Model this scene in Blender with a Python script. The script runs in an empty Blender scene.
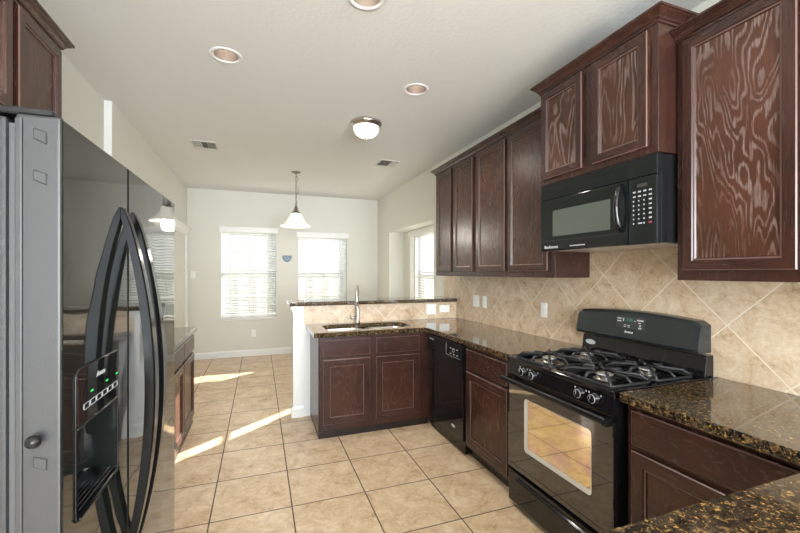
import bpy, bmesh, math, random
from mathutils import Vector, Matrix
random.seed(7)
sc = bpy.context.scene
COL = sc.collection
PI = math.pi

# ------------------------------------------------------------------ camera
cam_d = bpy.data.cameras.new('camera')
cam = bpy.data.objects.new('camera', cam_d)
COL.objects.link(cam)
cam.location = (0, 0, 1.428)
cam.rotation_euler = (PI / 2, 0, -0.34866)
cam_d.sensor_width = 36
cam_d.lens = 386.58 / 800 * 36
cam_d.shift_y = 5.86 / 800
cam_d.clip_start = 0.02
sc.camera = cam

# ------------------------------------------------------------------ world, sun, daylight, exposure
sc.view_settings.view_transform = 'Standard'
sc.view_settings.look = 'None'
sc.view_settings.gamma = 1
sc.view_settings.use_curve_mapping = False
sc.view_settings.exposure = 0.38
world = bpy.data.worlds.new('sky')
sc.world = world
world.use_nodes = True
wb = world.node_tree.nodes['Background']
wb.inputs[0].default_value = (0.86, 0.93, 1.0, 1)
wb.inputs[1].default_value = 0.8


def lamp(name, kind, loc, energy, color=(1, 1, 1), rot=(0, 0, 0), **kw):
    d = bpy.data.lights.new(name, kind)
    d.energy = energy
    d.color = color
    for k, v in kw.items():
        setattr(d, k, v)
    o = bpy.data.objects.new(name, d)
    o.location = loc
    o.rotation_euler = rot
    COL.objects.link(o)
    return o


sun_dir = Vector((-0.77, -0.64, -0.378)).normalized()      # late low sun from the far right
sun = lamp('sun', 'SUN', (6, 12, 6), 24.0, (1, 0.93, 0.82), angle=0.006)
sun.rotation_euler = sun_dir.to_track_quat('-Z', 'Y').to_euler()
# unseen fill lamp added behind the camera to brighten the whole kitchen
lamp('fill_rear', 'AREA', (0.5, -3.45, 1.45), 430, (0.87, 0.94, 1.0), (PI / 2, 0, 0), shape='RECTANGLE', size=3.0, size_y=2.2)
# daylight entering through the breakfast nook windows
for n_, x_ in ((1, -0.165), (2, 1.09)):
    lamp('sky_above_window', 'AREA', (x_, 8.5, 3.4), 45, (0.97, 0.99, 1.0), (math.radians(-52), 0, 0), shape='RECTANGLE', size=1.2, size_y=1.2)
lamp('sky_above_window', 'AREA', (3.7, 5.47, 3.3), 60, (0.97, 0.99, 1.0), (math.radians(52), 0, PI / 2), shape='RECTANGLE', size=1.2, size_y=1.2)



# ------------------------------------------------------------------ node helper
class NT:
    def __init__(self, name):
        self.m = bpy.data.materials.new(name)
        self.m.use_nodes = True
        self.t = self.m.node_tree
        self.t.nodes.clear()
        self.out = self.n('ShaderNodeOutputMaterial')
        self.tc = self.n('ShaderNodeTexCoord').outputs['Object']

    def n(self, kind, **kw):
        x = self.t.nodes.new(kind)
        for k, v in kw.items():
            setattr(x, k, v)
        return x

    def put(self, sock, v):
        if isinstance(v, bpy.types.NodeSocket):
            self.t.links.new(v, sock)
        elif isinstance(v, (tuple, list)) and len(v) == 3 and sock.type == 'RGBA':
            sock.default_value = (*v, 1)
        else:
            sock.default_value = v

    def math(self, op, a, b=0.0, c=None):
        x = self.n('ShaderNodeMath', operation=op)
        self.put(x.inputs[0], a)
        self.put(x.inputs[1], b)
        if c is not None:
            self.put(x.inputs[2], c)
        return x.outputs[0]

    def vmath(self, op, a, b):
        x = self.n('ShaderNodeVectorMath', operation=op)
        self.put(x.inputs[0], a)
        self.put(x.inputs[1], b)
        return x.outputs[0]

    def mapping(self, v, scale=(1, 1, 1), loc=(0, 0, 0), rot=(0, 0, 0)):
        x = self.n('ShaderNodeMapping')
        self.put(x.inputs[0], v)
        x.inputs[1].default_value = loc
        x.inputs[2].default_value = rot
        x.inputs[3].default_value = scale
        return x.outputs[0]

    def noise(self, v, scale=5, detail=3, rough=0.5, dist=0.0):
        x = self.n('ShaderNodeTexNoise')
        self.put(x.inputs['Vector'], v)
        x.inputs['Scale'].default_value = scale
        x.inputs['Detail'].default_value = detail
        x.inputs['Roughness'].default_value = rough
        x.inputs['Distortion'].default_value = dist
        return x.outputs['Fac']

    def ramp(self, f, stops, interp='LINEAR'):
        x = self.n('ShaderNodeValToRGB')
        self.put(x.inputs[0], f)
        cr = x.color_ramp
        cr.interpolation = interp
        while len(cr.elements) < len(stops):
            cr.elements.new(0.5)
        for e, (p, c) in zip(cr.elements, stops):
            e.position = p
            e.color = (*c, 1) if len(c) == 3 else c
        return x.outputs[0]

    def smooth(self, f, a, b):
        x = self.n('ShaderNodeMapRange', interpolation_type='SMOOTHSTEP')
        self.put(x.inputs[0], f)
        x.inputs[1].default_value = a
        x.inputs[2].default_value = b
        return x.outputs[0]

    def mix(self, f, a, b, blend='MIX'):
        x = self.n('ShaderNodeMix', data_type='RGBA', blend_type=blend)
        self.put(x.inputs['Factor'], f)
        self.put(x.inputs[6], a)
        self.put(x.inputs[7], b)
        return x.outputs[2]

    def bump(self, h, dist=0.001, strength=1.0):
        x = self.n('ShaderNodeBump')
        self.put(x.inputs['Height'], h)
        x.inputs['Distance'].default_value = dist
        x.inputs['Strength'].default_value = strength
        return x.outputs[0]

    def sep(self, v):
        x = self.n('ShaderNodeSeparateXYZ')
        self.put(x.inputs[0], v)
        return x.outputs

    def comb(self, a, b, c):
        x = self.n('ShaderNodeCombineXYZ')
        self.put(x.inputs[0], a)
        self.put(x.inputs[1], b)
        self.put(x.inputs[2], c)
        return x.outputs[0]

    def white(self, v):
        x = self.n('ShaderNodeTexWhiteNoise', noise_dimensions='3D')
        self.put(x.inputs['Vector'], v)
        return x.outputs['Value']

    def bsdf(self, **kw):
        p = self.n('ShaderNodeBsdfPrincipled')
        for k, v in kw.items():
            self.put(p.inputs[k.replace('_', ' ')], v)
        self.t.links.new(p.outputs[0], self.out.inputs[0])
        return p


def plain(name, color, rough=0.5, metal=0.0, bump=0.0, bscale=60, spec=0.5, **kw):
    t = NT(name)
    v = t.noise(t.tc, bscale, 3)
    c = t.mix(t.math('MULTIPLY', v, 0.10), color, tuple(x * 0.8 for x in color))
    a = dict(Base_Color=c, Roughness=rough, Metallic=metal)
    a['Specular_IOR_Level'] = spec
    a.update(kw)
    if bump:
        a['Normal'] = t.bump(v, bump)
    t.bsdf(**a)
    return t.m


# ------------------------------------------------------------------ materials
def wall_paint(name, col, bump=0.0012, sc_=90):
    t = NT(name)
    v = t.noise(t.tc, sc_, 3, 0.6)
    big = t.noise(t.tc, 1.2, 2)
    c = t.mix(t.math('MULTIPLY', big, 0.12), col, tuple(x * 0.93 for x in col))
    t.bsdf(Base_Color=c, Roughness=0.75, Normal=t.bump(v, bump, 0.5), Specular_IOR_Level=0.25)
    return t.m


M_wall = wall_paint('wall_paint_beige', (0.70, 0.69, 0.625))
M_ceil = wall_paint('ceiling_paint_white', (0.75, 0.75, 0.73), 0.004, 38)
M_white = plain('white_trim_paint', (0.82, 0.82, 0.80), 0.35)
M_plate = plain('white_plastic', (0.85, 0.85, 0.83), 0.3)
M_slot = plain('outlet_slot_grey', (0.12, 0.12, 0.12), 0.5)


def tile_grid(t, u, v, size, grout):
    """returns (grout mask, cell vector)"""
    us = t.math('DIVIDE', u, size)
    vs = t.math('DIVIDE', v, size)
    fu = t.math('FRACT', us)
    fv = t.math('FRACT', vs)
    eu = t.math('MINIMUM', fu, t.math('SUBTRACT', 1.0, fu))
    ev = t.math('MINIMUM', fv, t.math('SUBTRACT', 1.0, fv))
    e = t.math('MINIMUM', eu, ev)
    g = t.smooth(e, grout / size * 0.8, grout / size * 0.45)
    g = t.math('SUBTRACT', 1.0, t.smooth(e, grout / size * 0.35, grout / size * 0.65))
    return g, t.comb(t.math('FLOOR', us), t.math('FLOOR', vs), 0.0), e


def mat_floor():
    t = NT('floor_ceramic_tile')
    s = t.sep(t.tc)
    T = 0.4572
    g, cell, e = tile_grid(t, t.math('ADD', s[0], 0.2701 + 40 * T), t.math('ADD', s[1], -2.4408 + 40 * T), T, 0.0075)
    rnd = t.white(cell)
    off = t.vmath('ADD', t.tc, t.comb(t.math('MULTIPLY', rnd, 17.0), t.math('MULTIPLY', rnd, 31.0), 0.0))
    n1 = t.noise(off, 6.0, 8, 0.75, 0.7)
    n2 = t.noise(off, 30, 5, 0.75, 0.4)
    n = t.math('ADD', t.math('MULTIPLY', n1, 0.7), t.math('MULTIPLY', n2, 0.3))
    c = t.ramp(n, [(0.36, (0.36, 0.215, 0.11)), (0.44, (0.55, 0.385, 0.235)), (0.52, (0.65, 0.49, 0.325)), (0.62, (0.76, 0.63, 0.47))])
    c = t.mix(t.math('MULTIPLY', rnd, 0.10), c, (0.45, 0.32, 0.20))
    c = t.mix(g, c, (0.075, 0.062, 0.05))
    h = t.math('SUBTRACT', t.math('MULTIPLY', n2, 0.15), g)
    rough = t.math('ADD', 0.24, t.math('MULTIPLY', g, 0.5))
    rough = t.math('ADD', rough, t.math('MULTIPLY', n2, 0.12))
    t.bsdf(Base_Color=c, Roughness=rough, Normal=t.bump(h, 0.0022, 0.6))
    return t.m


def mat_splash(name, axis):
    """diagonal travertine tiles; axis 1 = on the side wall (y,z), axis 0 = on the bar face (x,z)"""
    t = NT(name)
    s = t.sep(t.tc)
    D = 0.4735
    h_ = s[1] if axis == 1 else s[0]
    ho = t.math('ADD', h_, -2.3900 + 40 * D) if axis == 1 else t.math('ADD', h_, -1.26 + 40 * D)
    zo = t.math('ADD', s[2], -0.936 + 40 * D)
    a = t.math('MULTIPLY', t.math('ADD', ho, zo), 0.70711)
    b = t.math('MULTIPLY', t.math('ADD', t.math('SUBTRACT', ho, zo), 60 * D), 0.70711)
    T = D * 0.70711
    g, cell, e = tile_grid(t, a, b, T, 0.0055)
    rnd = t.white(cell)
    off = t.vmath('ADD', t.tc, t.comb(t.math('MULTIPLY', rnd, 23.0), t.math('MULTIPLY', rnd, 11.0), t.math('MULTIPLY', rnd, 7.0)))
    n1 = t.noise(off, 9, 7, 0.78, 0.8)
    n2 = t.noise(off, 60, 4, 0.7, 0.3)
    n = t.math('ADD', t.math('MULTIPLY', n1, 0.72), t.math('MULTIPLY', n2, 0.28))
    c = t.ramp(n, [(0.36, (0.33, 0.20, 0.11)), (0.44, (0.55, 0.40, 0.26)), (0.54, (0.66, 0.525, 0.38)), (0.66, (0.76, 0.66, 0.53))])
    c = t.mix(t.math('MULTIPLY', rnd, 0.16), c, (0.45, 0.32, 0.21))
    c = t.mix(g, c, (0.76, 0.68, 0.55))
    h = t.math('ADD', t.math('MULTIPLY', n2, 0.3), t.math('MULTIPLY', g, -0.8))
    t.bsdf(Base_Color=c, Roughness=t.math('ADD', 0.36, t.math('MULTIPLY', g, 0.4)), Normal=t.bump(h, 0.0016, 0.6))
    return t.m


def mat_granite():
    t = NT('brown_gold_granite')
    v = t.mapping(t.tc, scale=(1, 1, 1))
    n0 = t.noise(v, 55, 4, 0.7, 0.5)
    n1 = t.noise(t.mapping(v, loc=(3, 5, 1)), 95, 3, 0.65, 0.4)
    n2 = t.noise(t.mapping(v, loc=(9, 2, 7)), 150, 3, 0.6)
    c = t.ramp(n0, [(0.32, (0.007, 0.005, 0.004)), (0.45, (0.024, 0.017, 0.010)), (0.54, (0.070, 0.046, 0.024)), (0.62, (0.17, 0.105, 0.042)), (0.74, (0.38, 0.24, 0.09))])
    gold = t.smooth(n1, 0.59, 0.66)
    c = t.mix(t.math('MULTIPLY', gold, 0.85), c, (0.50, 0.29, 0.075))
    grey = t.smooth(n2, 0.62, 0.70)
    c = t.mix(t.math('MULTIPLY', grey, 0.6), c, (0.30, 0.29, 0.27))
    blk = t.smooth(t.noise(t.mapping(v, loc=(1, 8, 4)), 70, 3, 0.6, 0.3), 0.54, 0.62)
    c = t.mix(t.math('MULTIPLY', blk, 0.9), c, (0.006, 0.005, 0.005))
    t.bsdf(Base_Color=c, Roughness=0.07, Specular_IOR_Level=0.62, Coat_Weight=0.4, Coat_Roughness=0.03)
    return t.m


def mat_wood(name, axis='z', glare_streak=0.5, warm=1.0):
    """dark espresso oak with open grain; axis = direction of the grain"""
    t = NT(name)
    st = {'z': (1, 1, 0.22), 'y': (1, 0.2, 1), 'x': (0.2, 1, 1)}[axis]
    fs = {'z': (1, 1, 0.06), 'y': (1, 0.06, 1), 'x': (0.06, 1, 1)}[axis]
    ffs = {'z': (1, 1, 0.025), 'y': (1, 0.025, 1), 'x': (0.025, 1, 1)}[axis]
    n = t.noise(t.mapping(t.tc, scale=st), 3.6, 3.0, 0.55, 0.5)
    fib = t.noise(t.mapping(t.tc, scale=fs), 120, 4, 0.75)
    fine = t.noise(t.mapping(t.tc, scale=ffs), 420, 3, 0.7)
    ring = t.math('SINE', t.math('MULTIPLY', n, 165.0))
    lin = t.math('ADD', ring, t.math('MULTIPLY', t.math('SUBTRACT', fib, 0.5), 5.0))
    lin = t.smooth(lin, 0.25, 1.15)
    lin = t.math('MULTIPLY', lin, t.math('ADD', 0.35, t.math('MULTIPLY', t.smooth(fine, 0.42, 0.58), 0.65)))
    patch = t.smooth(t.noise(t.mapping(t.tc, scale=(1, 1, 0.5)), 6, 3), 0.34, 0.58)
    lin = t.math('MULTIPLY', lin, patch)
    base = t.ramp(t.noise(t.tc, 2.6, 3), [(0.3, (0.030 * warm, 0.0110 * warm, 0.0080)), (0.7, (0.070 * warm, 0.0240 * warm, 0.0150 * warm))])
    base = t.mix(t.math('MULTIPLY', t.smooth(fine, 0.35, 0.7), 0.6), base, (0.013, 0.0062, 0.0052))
    c = t.mix(t.math('MULTIPLY', lin, glare_streak), base, (0.33, 0.26, 0.25))  # pale glare of the open pores painted into the grain colour
    t.bsdf(Base_Color=c, Roughness=t.math('ADD', 0.27, t.math('MULTIPLY', lin, 0.25 * glare_streak)),
           Normal=t.bump(t.math('ADD', fine, t.math('MULTIPLY', fib, 0.6)), 0.0005, 0.4), Specular_IOR_Level=0.55)
    return t.m


M_wood_v = mat_wood('dark_oak_vertical_grain', 'z', 0.018)
M_wood_y = mat_wood('dark_oak_grain_along_side_wall', 'y', 0.028)
M_wood_x = mat_wood('dark_oak_grain_across', 'x', 0.025)
M_wood_panel = mat_wood('dark_oak_panel_open_grain', 'z', 0.035, 1.3)
M_wood_flame_glare = mat_wood('dark_oak_panel_flame_glare', 'z', 0.72, 1.9)  # same oak with the pore glare painted in strongly
M_edge = plain('worn_oak_edge_highlight', (0.15, 0.085, 0.07), 0.3)  # pale wear together with edge highlights painted into the bevel colour
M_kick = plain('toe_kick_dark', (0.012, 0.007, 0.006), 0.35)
M_floor = mat_floor()
M_splash_side = mat_splash('travertine_tile_side_wall', 1)
M_splash_bar = mat_splash('travertine_tile_bar_face', 0)
M_granite = mat_granite()


def mat_gloss_black(name, col=(0.006, 0.006, 0.007), rough=0.04, wav=0.0, spec=0.5, coat=0.0):
    t = NT(name)
    n = t.noise(t.mapping(t.tc, scale=(1, 1, 1)), 5.0, 1)
    a = dict(Base_Color=t.mix(t.math('MULTIPLY', n, 0.2), col, tuple(x * 1.4 for x in col)), Roughness=rough)
    a['Specular_IOR_Level'] = spec
    a['Coat_Weight'] = coat
    a['Coat_Roughness'] = 0.02
    if wav:
        a['Normal'] = t.bump(n, wav, 1.0)
    t.bsdf(**a)
    return t.m


M_black = mat_gloss_black('gloss_black_enamel', rough=0.06)
M_fridge = mat_gloss_black('gloss_black_refrigerator_door', (0.010, 0.012, 0.011), 0.035, 0.0022, 0.5, 0.2)
M_blackglass = mat_gloss_black('black_glass', (0.008, 0.008, 0.008), 0.03, 0, 0.9, 0.8)
M_handle = mat_gloss_black('black_handle_plastic', (0.005, 0.005, 0.005), 0.14, 0, 0.16)
M_satin = plain('satin_black_plastic', (0.008, 0.008, 0.009), 0.24, spec=0.35)
M_iron = plain('cast_iron_black', (0.009, 0.009, 0.010), 0.5, 0, 0.0006, 300)
M_doorside = plain('satin_grey_door_edge', (0.027, 0.027, 0.029), 0.42, 0.0, 0.0002, 400)
M_body = plain('textured_dark_grey_steel', (0.022, 0.022, 0.023), 0.5, 0.1, 0.0012, 420)
M_gasket = plain('grey_rubber_gasket', (0.05, 0.05, 0.052), 0.5)
M_nickel = plain('brushed_nickel', (0.55, 0.52, 0.47), 0.28, 1.0)
M_aged = plain('aged_nickel', (0.30, 0.28, 0.25), 0.32, 1.0)
M_steel = plain('stainless_steel', (0.72, 0.71, 0.69), 0.34, 1.0)
M_alu = plain('aluminium_burner_cap', (0.55, 0.55, 0.55), 0.3, 0.85)
M_silver = plain('silver_line', (0.72, 0.72, 0.70), 0.3, 0.4)
M_mark = plain('printed_pale_grey', (0.42, 0.44, 0.45), 0.5)
M_logo = plain('printed_white', (0.75, 0.75, 0.75), 0.4)
M_red = plain('printed_red', (0.45, 0.06, 0.07), 0.5)
M_bronze = plain('bronze_baffle', (0.30, 0.23, 0.19), 0.45, 0.3)
M_plaque = plain('blue_plaque_glaze', (0.045, 0.095, 0.13), 0.35)
M_vent = plain('vent_metal_beige', (0.62, 0.60, 0.55), 0.4)
M_dark = plain('dark_cavity', (0.03, 0.028, 0.026), 0.8)
M_cord = plain('white_cord', (0.8, 0.8, 0.78), 0.5)


def emis(name, col, s):
    t = NT(name)
    e = t.n('ShaderNodeEmission')
    e.inputs[0].default_value = (*col, 1)
    e.inputs[1].default_value = s
    t.t.links.new(e.outputs[0], t.out.inputs[0])
    return t.m


M_bulb = emis('lamp_glow', (1, 0.95, 0.85), 3.0)
M_green = emis('green_indicator_light', (0.05, 1, 0.15), 0.9)
M_clock = emis('green_display_digits', (0.10, 0.5, 0.38), 0.5)


def mat_shade(name, s):
    t = NT(name)
    n = t.noise(t.tc, 14, 4, 0.6, 1.5)
    c = t.mix(n, (0.92, 0.9, 0.84), (0.80, 0.77, 0.70))
    p = t.bsdf(Base_Color=c, Roughness=0.35, Transmission_Weight=0.15)
    t.put(p.inputs['Emission Color'], t.mix(n, (1, 0.97, 0.9), (0.9, 0.83, 0.72)))
    p.inputs['Emission Strength'].default_value = s
    return t.m


M_dome = mat_shade('lit_alabaster_glass', 0.9)
M_bell = mat_shade('lit_frosted_glass_shade', 0.3)


def mat_pane():
    t = NT('window_glass')
    tr = t.n('ShaderNodeBsdfTransparent')
    gl = t.n('ShaderNodeBsdfGlossy')
    gl.inputs['Roughness'].default_value = 0.02
    lw = t.n('ShaderNodeLayerWeight')
    lw.inputs[0].default_value = 0.15
    mx = t.n('ShaderNodeMixShader')
    t.t.links.new(t.math('MULTIPLY', lw.outputs['Fresnel'], 0.5), mx.inputs[0])
    t.t.links.new(tr.outputs[0], mx.inputs[1])
    t.t.links.new(gl.outputs[0], mx.inputs[2])
    t.t.links.new(mx.outputs[0], t.out.inputs[0])
    return t.m


M_pane = mat_pane()


def mat_slat():
    t = NT('white_blind_slat')
    d = t.n('ShaderNodeBsdfDiffuse')
    d.inputs[0].default_value = (0.74, 0.76, 0.75, 1)
    tl = t.n('ShaderNodeBsdfTranslucent')
    tl.inputs[0].default_value = (0.85, 0.87, 0.86, 1)
    mx = t.n('ShaderNodeMixShader')
    mx.inputs[0].default_value = 0.16
    t.t.links.new(d.outputs[0], mx.inputs[1])
    t.t.links.new(tl.outputs[0], mx.inputs[2])
    t.t.links.new(mx.outputs[0], t.out.inputs[0])
    return t.m


M_slat = mat_slat()


def mat_ovenglass():
    t = NT('coated_oven_glass')
    n = t.noise(t.tc, 3.2, 2, 0.5, 0.5)
    c = t.ramp(n, [(0.36, (0.72, 0.50, 0.60)), (0.46, (0.88, 0.68, 0.55)), (0.55, (0.95, 0.82, 0.48)), (0.66, (0.80, 0.62, 0.58))])
    t.bsdf(Base_Color=c, Roughness=0.04, Metallic=0.93)
    return t.m


M_oven = mat_ovenglass()


def mat_mwglass():
    return plain('grey_green_microwave_window', (0.20, 0.235, 0.22), 0.16, 0.75)


M_mwglass = mat_mwglass()


# ------------------------------------------------------------------ mesh builder (world coordinates)
class MB:
    def __init__(self):
        self.v = []
        self.f = []
        self.mi = []
        self.sm = []

    def add(self, vs, fs, mi=0, smooth=False):
        b = len(self.v)
        self.v += [tuple(x) for x in vs]
        for k, f in enumerate(fs):
            self.f.append([b + i for i in f])
            self.mi.append(mi[k] if isinstance(mi, list) else mi)
            self.sm.append(smooth)
        return self

    def addbm(self, bm, mi=0, smooth=False, mat=None):
        bm.verts.ensure_lookup_table()
        bm.verts.index_update()
        vs = [(mat @ v.co) if mat else v.co for v in bm.verts]
        self.add(vs, [[v.index for v in f.verts] for f in bm.faces], mi, smooth)
        bm.free()
        return self

    def box(self, x0, x1, y0, y1, z0, z1, bev=0.0, mi=0, seg=1, mat=None, smooth=False):
        bm = bmesh.new()
        bmesh.ops.create_cube(bm, size=1)
        for v in bm.verts:
            v.co = Vector(((x0 + x1) / 2 + v.co.x * (x1 - x0), (y0 + y1) / 2 + v.co.y * (y1 - y0), (z0 + z1) / 2 + v.co.z * (z1 - z0)))
        if bev > 0:
            bmesh.ops.bevel(bm, geom=bm.edges[:], offset=bev, segments=seg, profile=0.5, affect='EDGES')
        return self.addbm(bm, mi, smooth, mat)

    def prism(self, pts, axis, a, b, bev=0.0, mi=0, seg=1, smooth=False):
        """polygon pts (2D) extruded along axis between a and b"""
        bm = bmesh.new()

        def P(p, w):
            return {'x': (w, p[0], p[1]), 'y': (p[0], w, p[1]), 'z': (p[0], p[1], w)}[axis]
        lo = [bm.verts.new(P(p, a)) for p in pts]
        hi = [bm.verts.new(P(p, b)) for p in pts]
        bm.faces.new(lo)
        bm.faces.new(hi[::-1])
        n = len(pts)
        for i in range(n):
            bm.faces.new((lo[i], hi[i], hi[(i + 1) % n], lo[(i + 1) % n]))
        bmesh.ops.recalc_face_normals(bm, faces=bm.faces[:])
        if bev > 0:
            bmesh.ops.bevel(bm, geom=bm.edges[:], offset=bev, segments=seg, profile=0.5, affect='EDGES')
        return self.addbm(bm, mi, smooth)

    def lathe(self, c, prof, seg=32, mi=0, axis='z', smooth=True, cap=True):
        """prof = [(r, h)] along axis from centre c"""
        vs, fs = [], []
        for r, h in prof:
            for k in range(seg):
                a = 2 * PI * k / seg
                p, q = r * math.cos(a), r * math.sin(a)
                vs.append({'z': (c[0] + p, c[1] + q, c[2] + h), 'x': (c[0] + h, c[1] + p, c[2] + q), 'y': (c[0] + p, c[1] + h, c[2] + q)}[axis])
        for j in range(len(prof) - 1):
            for k in range(seg):
                k2 = (k + 1) % seg
                f = [j * seg + k, j * seg + k2, (j + 1) * seg + k2, (j + 1) * seg + k]
                fs.append(f if axis != 'y' else f[::-1])
        if cap:
            if prof[0][0] > 1e-5:
                fs.append(list(range(seg))[::-1])
            if prof[-1][0] > 1e-5:
                fs.append([(len(prof) - 1) * seg + k for k in range(seg)])
        return self.add(vs, fs, mi, smooth)

    def tube(self, pts, r, seg=10, mi=0, smooth=True, closed=False):
        pts = [Vector(p) for p in pts]
        n = len(pts)
        vs, fs = [], []
        up = None
        for i, p in enumerate(pts):
            if closed:
                d = (pts[(i + 1) % n] - pts[i - 1]).normalized()
            else:
                d = (pts[min(i + 1, n - 1)] - pts[max(i - 1, 0)]).normalized()
            if up is None:
                up = Vector((0, 0, 1)) if abs(d.z) < 0.9 else Vector((1, 0, 0))
            s = d.cross(up).normalized()
            up = s.cross(d).normalized()
            rr = r[i] if isinstance(r, (list, tuple)) else r
            for k in range(seg):
                a = 2 * PI * k / seg
                vs.append(p + s * math.cos(a) * rr + up * math.sin(a) * rr)
        m = n if closed else n - 1
        for i in range(m):
            for k in range(seg):
                k2 = (k + 1) % seg
                i2 = (i + 1) % n
                fs.append([i * seg + k, i * seg + k2, i2 * seg + k2, i2 * seg + k])
        if not closed:
            fs.append(list(range(seg))[::-1])
            fs.append([(n - 1) * seg + k for k in range(seg)])
        return self.add(vs, fs, mi, smooth)

    def sweep_plan(self, path, prof, mi=0, z=0):
        """sweep prof [(out, z)] along plan polyline; out is to the left of travel"""
        path = [Vector(p) for p in path]
        n = len(path)
        vs, fs = [], []
        for i in range(n):
            d1 = (path[i] - path[i - 1]).normalized() if i > 0 else None
            d2 = (path[i + 1] - path[i]).normalized() if i < n - 1 else None
            n1 = Vector((-d1.y, d1.x)) if d1 else None
            n2 = Vector((-d2.y, d2.x)) if d2 else None
            if n1 is None:
                m = n2
            elif n2 is None:
                m = n1
            else:
                m = (n1 + n2)
                m = m / m.dot(n1)
            for o, h in prof:
                q = path[i] + m * o
                vs.append((q.x, q.y, z + h))
        k = len(prof)
        for i in range(n - 1):
            for j in range(k):
                j2 = (j + 1) % k
                fs.append([i * k + j, (i + 1) * k + j, (i + 1) * k + j2, i * k + j2])
        fs.append(list(range(k)))
        fs.append([(n - 1) * k + j for j in range(k)][::-1])
        return self.add(vs, fs, mi)

    def build(self, name, mats, parent=None, loc=None):
        me = bpy.data.meshes.new(name)
        if parent is None:
            if loc is None:
                xs, ys, zs = zip(*self.v)
                loc = ((min(xs) + max(xs)) / 2, (min(ys) + max(ys)) / 2, min(zs))
                if isinstance(name, str) and name in WORLD_ORIGIN:
                    loc = (0, 0, 0)
            off = Vector(loc)
        else:
            off = Vector(parent.get('_w', (0, 0, 0)))
        me.from_pydata([tuple(Vector(v) - off) for v in self.v], [], self.f)
        if not isinstance(mats, (list, tuple)):
            mats = [mats]
        for m in mats:
            me.materials.append(m)
        for p, i, s in zip(me.polygons, self.mi, self.sm):
            p.material_index = i
            p.use_smooth = s
        bm = bmesh.new()
        bm.from_mesh(me)
        bmesh.ops.recalc_face_normals(bm, faces=bm.faces[:])
        bm.to_mesh(me)
        bm.free()
        me.update()
        o = bpy.data.objects.new(name, me)
        COL.objects.link(o)
        if parent is None:
            o.location = off
            o['_w'] = tuple(off)
        else:
            o.parent = parent
            o['_w'] = tuple(off)
        return o


WORLD_ORIGIN = {'floor', 'backsplash', 'countertop', 'bar_top'}


def thing(name, loc, label, cat, group=None):
    o = bpy.data.objects.new(name, None)
    o.empty_display_size = 0.1
    COL.objects.link(o)
    o.location = loc
    o['_w'] = tuple(loc)
    return tag(o, label, cat, group)


def tag(o, label, cat, group=None):
    o['label'] = label
    o['category'] = cat
    if group:
        o['group'] = group
    return o


def struct(o, label=None):
    o['kind'] = 'structure'
    if label:
        o['label'] = label
    return o


def cut(o, cutters):
    """subtract MB shapes (world coordinates) from o, baked into the mesh"""
    off = Vector(o['_w'])
    for c in cutters:
        me = bpy.data.meshes.new('c')
        me.from_pydata([tuple(Vector(v) - off) for v in c.v], [], c.f)
        bm = bmesh.new()
        bm.from_mesh(me)
        bmesh.ops.recalc_face_normals(bm, faces=bm.faces[:])
        bm.to_mesh(me)
        bm.free()
        for m in o.data.materials:
            me.materials.append(m)
        co = bpy.data.objects.new('c', me)
        COL.objects.link(co)
        co.matrix_world = o.matrix_world.copy()
        if o.parent:
            co.location = o.parent.location
        else:
            co.location = o.location
        md = o.modifiers.new('b', 'BOOLEAN')
        md.object = co
        md.solver = 'EXACT'
        bpy.context.view_layer.update()
        dg = bpy.context.evaluated_depsgraph_get()
        nm = bpy.data.meshes.new_from_object(o.evaluated_get(dg))
        o.modifiers.clear()
        old = o.data
        nm.name = old.name
        o.data = nm
        bpy.data.objects.remove(co)
        bpy.data.meshes.remove(me)


def copy_tree(o, parent=None):
    c = o.copy()
    COL.objects.link(c)
    c.parent = parent
    for ch in list(o.children):
        copy_tree(ch, c)
    return c


def text_mesh(name, s, size, loc, rot, mat, parent, depth=0.0006, shear=0.0, italic=False):
    cu = bpy.data.curves.new(name, 'FONT')
    cu.body = s
    cu.size = size
    cu.align_x = 'CENTER'
    cu.align_y = 'CENTER'
    cu.extrude = depth
    cu.shear = shear
    t = bpy.data.objects.new(name, cu)
    COL.objects.link(t)
    bpy.context.view_layer.update()
    dg = bpy.context.evaluated_depsgraph_get()
    me = bpy.data.meshes.new_from_object(t.evaluated_get(dg))
    bpy.data.objects.remove(t)
    off = Vector(parent['_w'])
    M = Matrix.Translation(Vector(loc) - off) @ rot.to_4x4()
    me.transform(M)
    me.materials.clear()
    me.materials.append(mat)
    o = bpy.data.objects.new(name, me)
    COL.objects.link(o)
    o.parent = parent
    o['_w'] = tuple(off)
    return o


def basis(u, v, w):
    return Matrix((u, v, w)).transposed()


R_FACE_LEFT = basis((0, -1, 0), (0, 0, 1), (-1, 0, 0))     # on faces looking towards -x
R_FACE_RIGHT = basis((0, 1, 0), (0, 0, 1), (1, 0, 0))      # on faces looking towards +x
R_FACE_FRONT = basis((1, 0, 0), (0, 0, 1), (0, -1, 0))     # on faces looking towards -y


def face_map(face, plane):
    if face == '-x':
        return lambda u, v, w: (plane - w, u, v)
    if face == '+x':
        return lambda u, v, w: (plane + w, u, v)
    if face == '-y':
        return lambda u, v, w: (u, plane - w, v)
    return lambda u, v, w: (u, plane + w, v)


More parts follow.
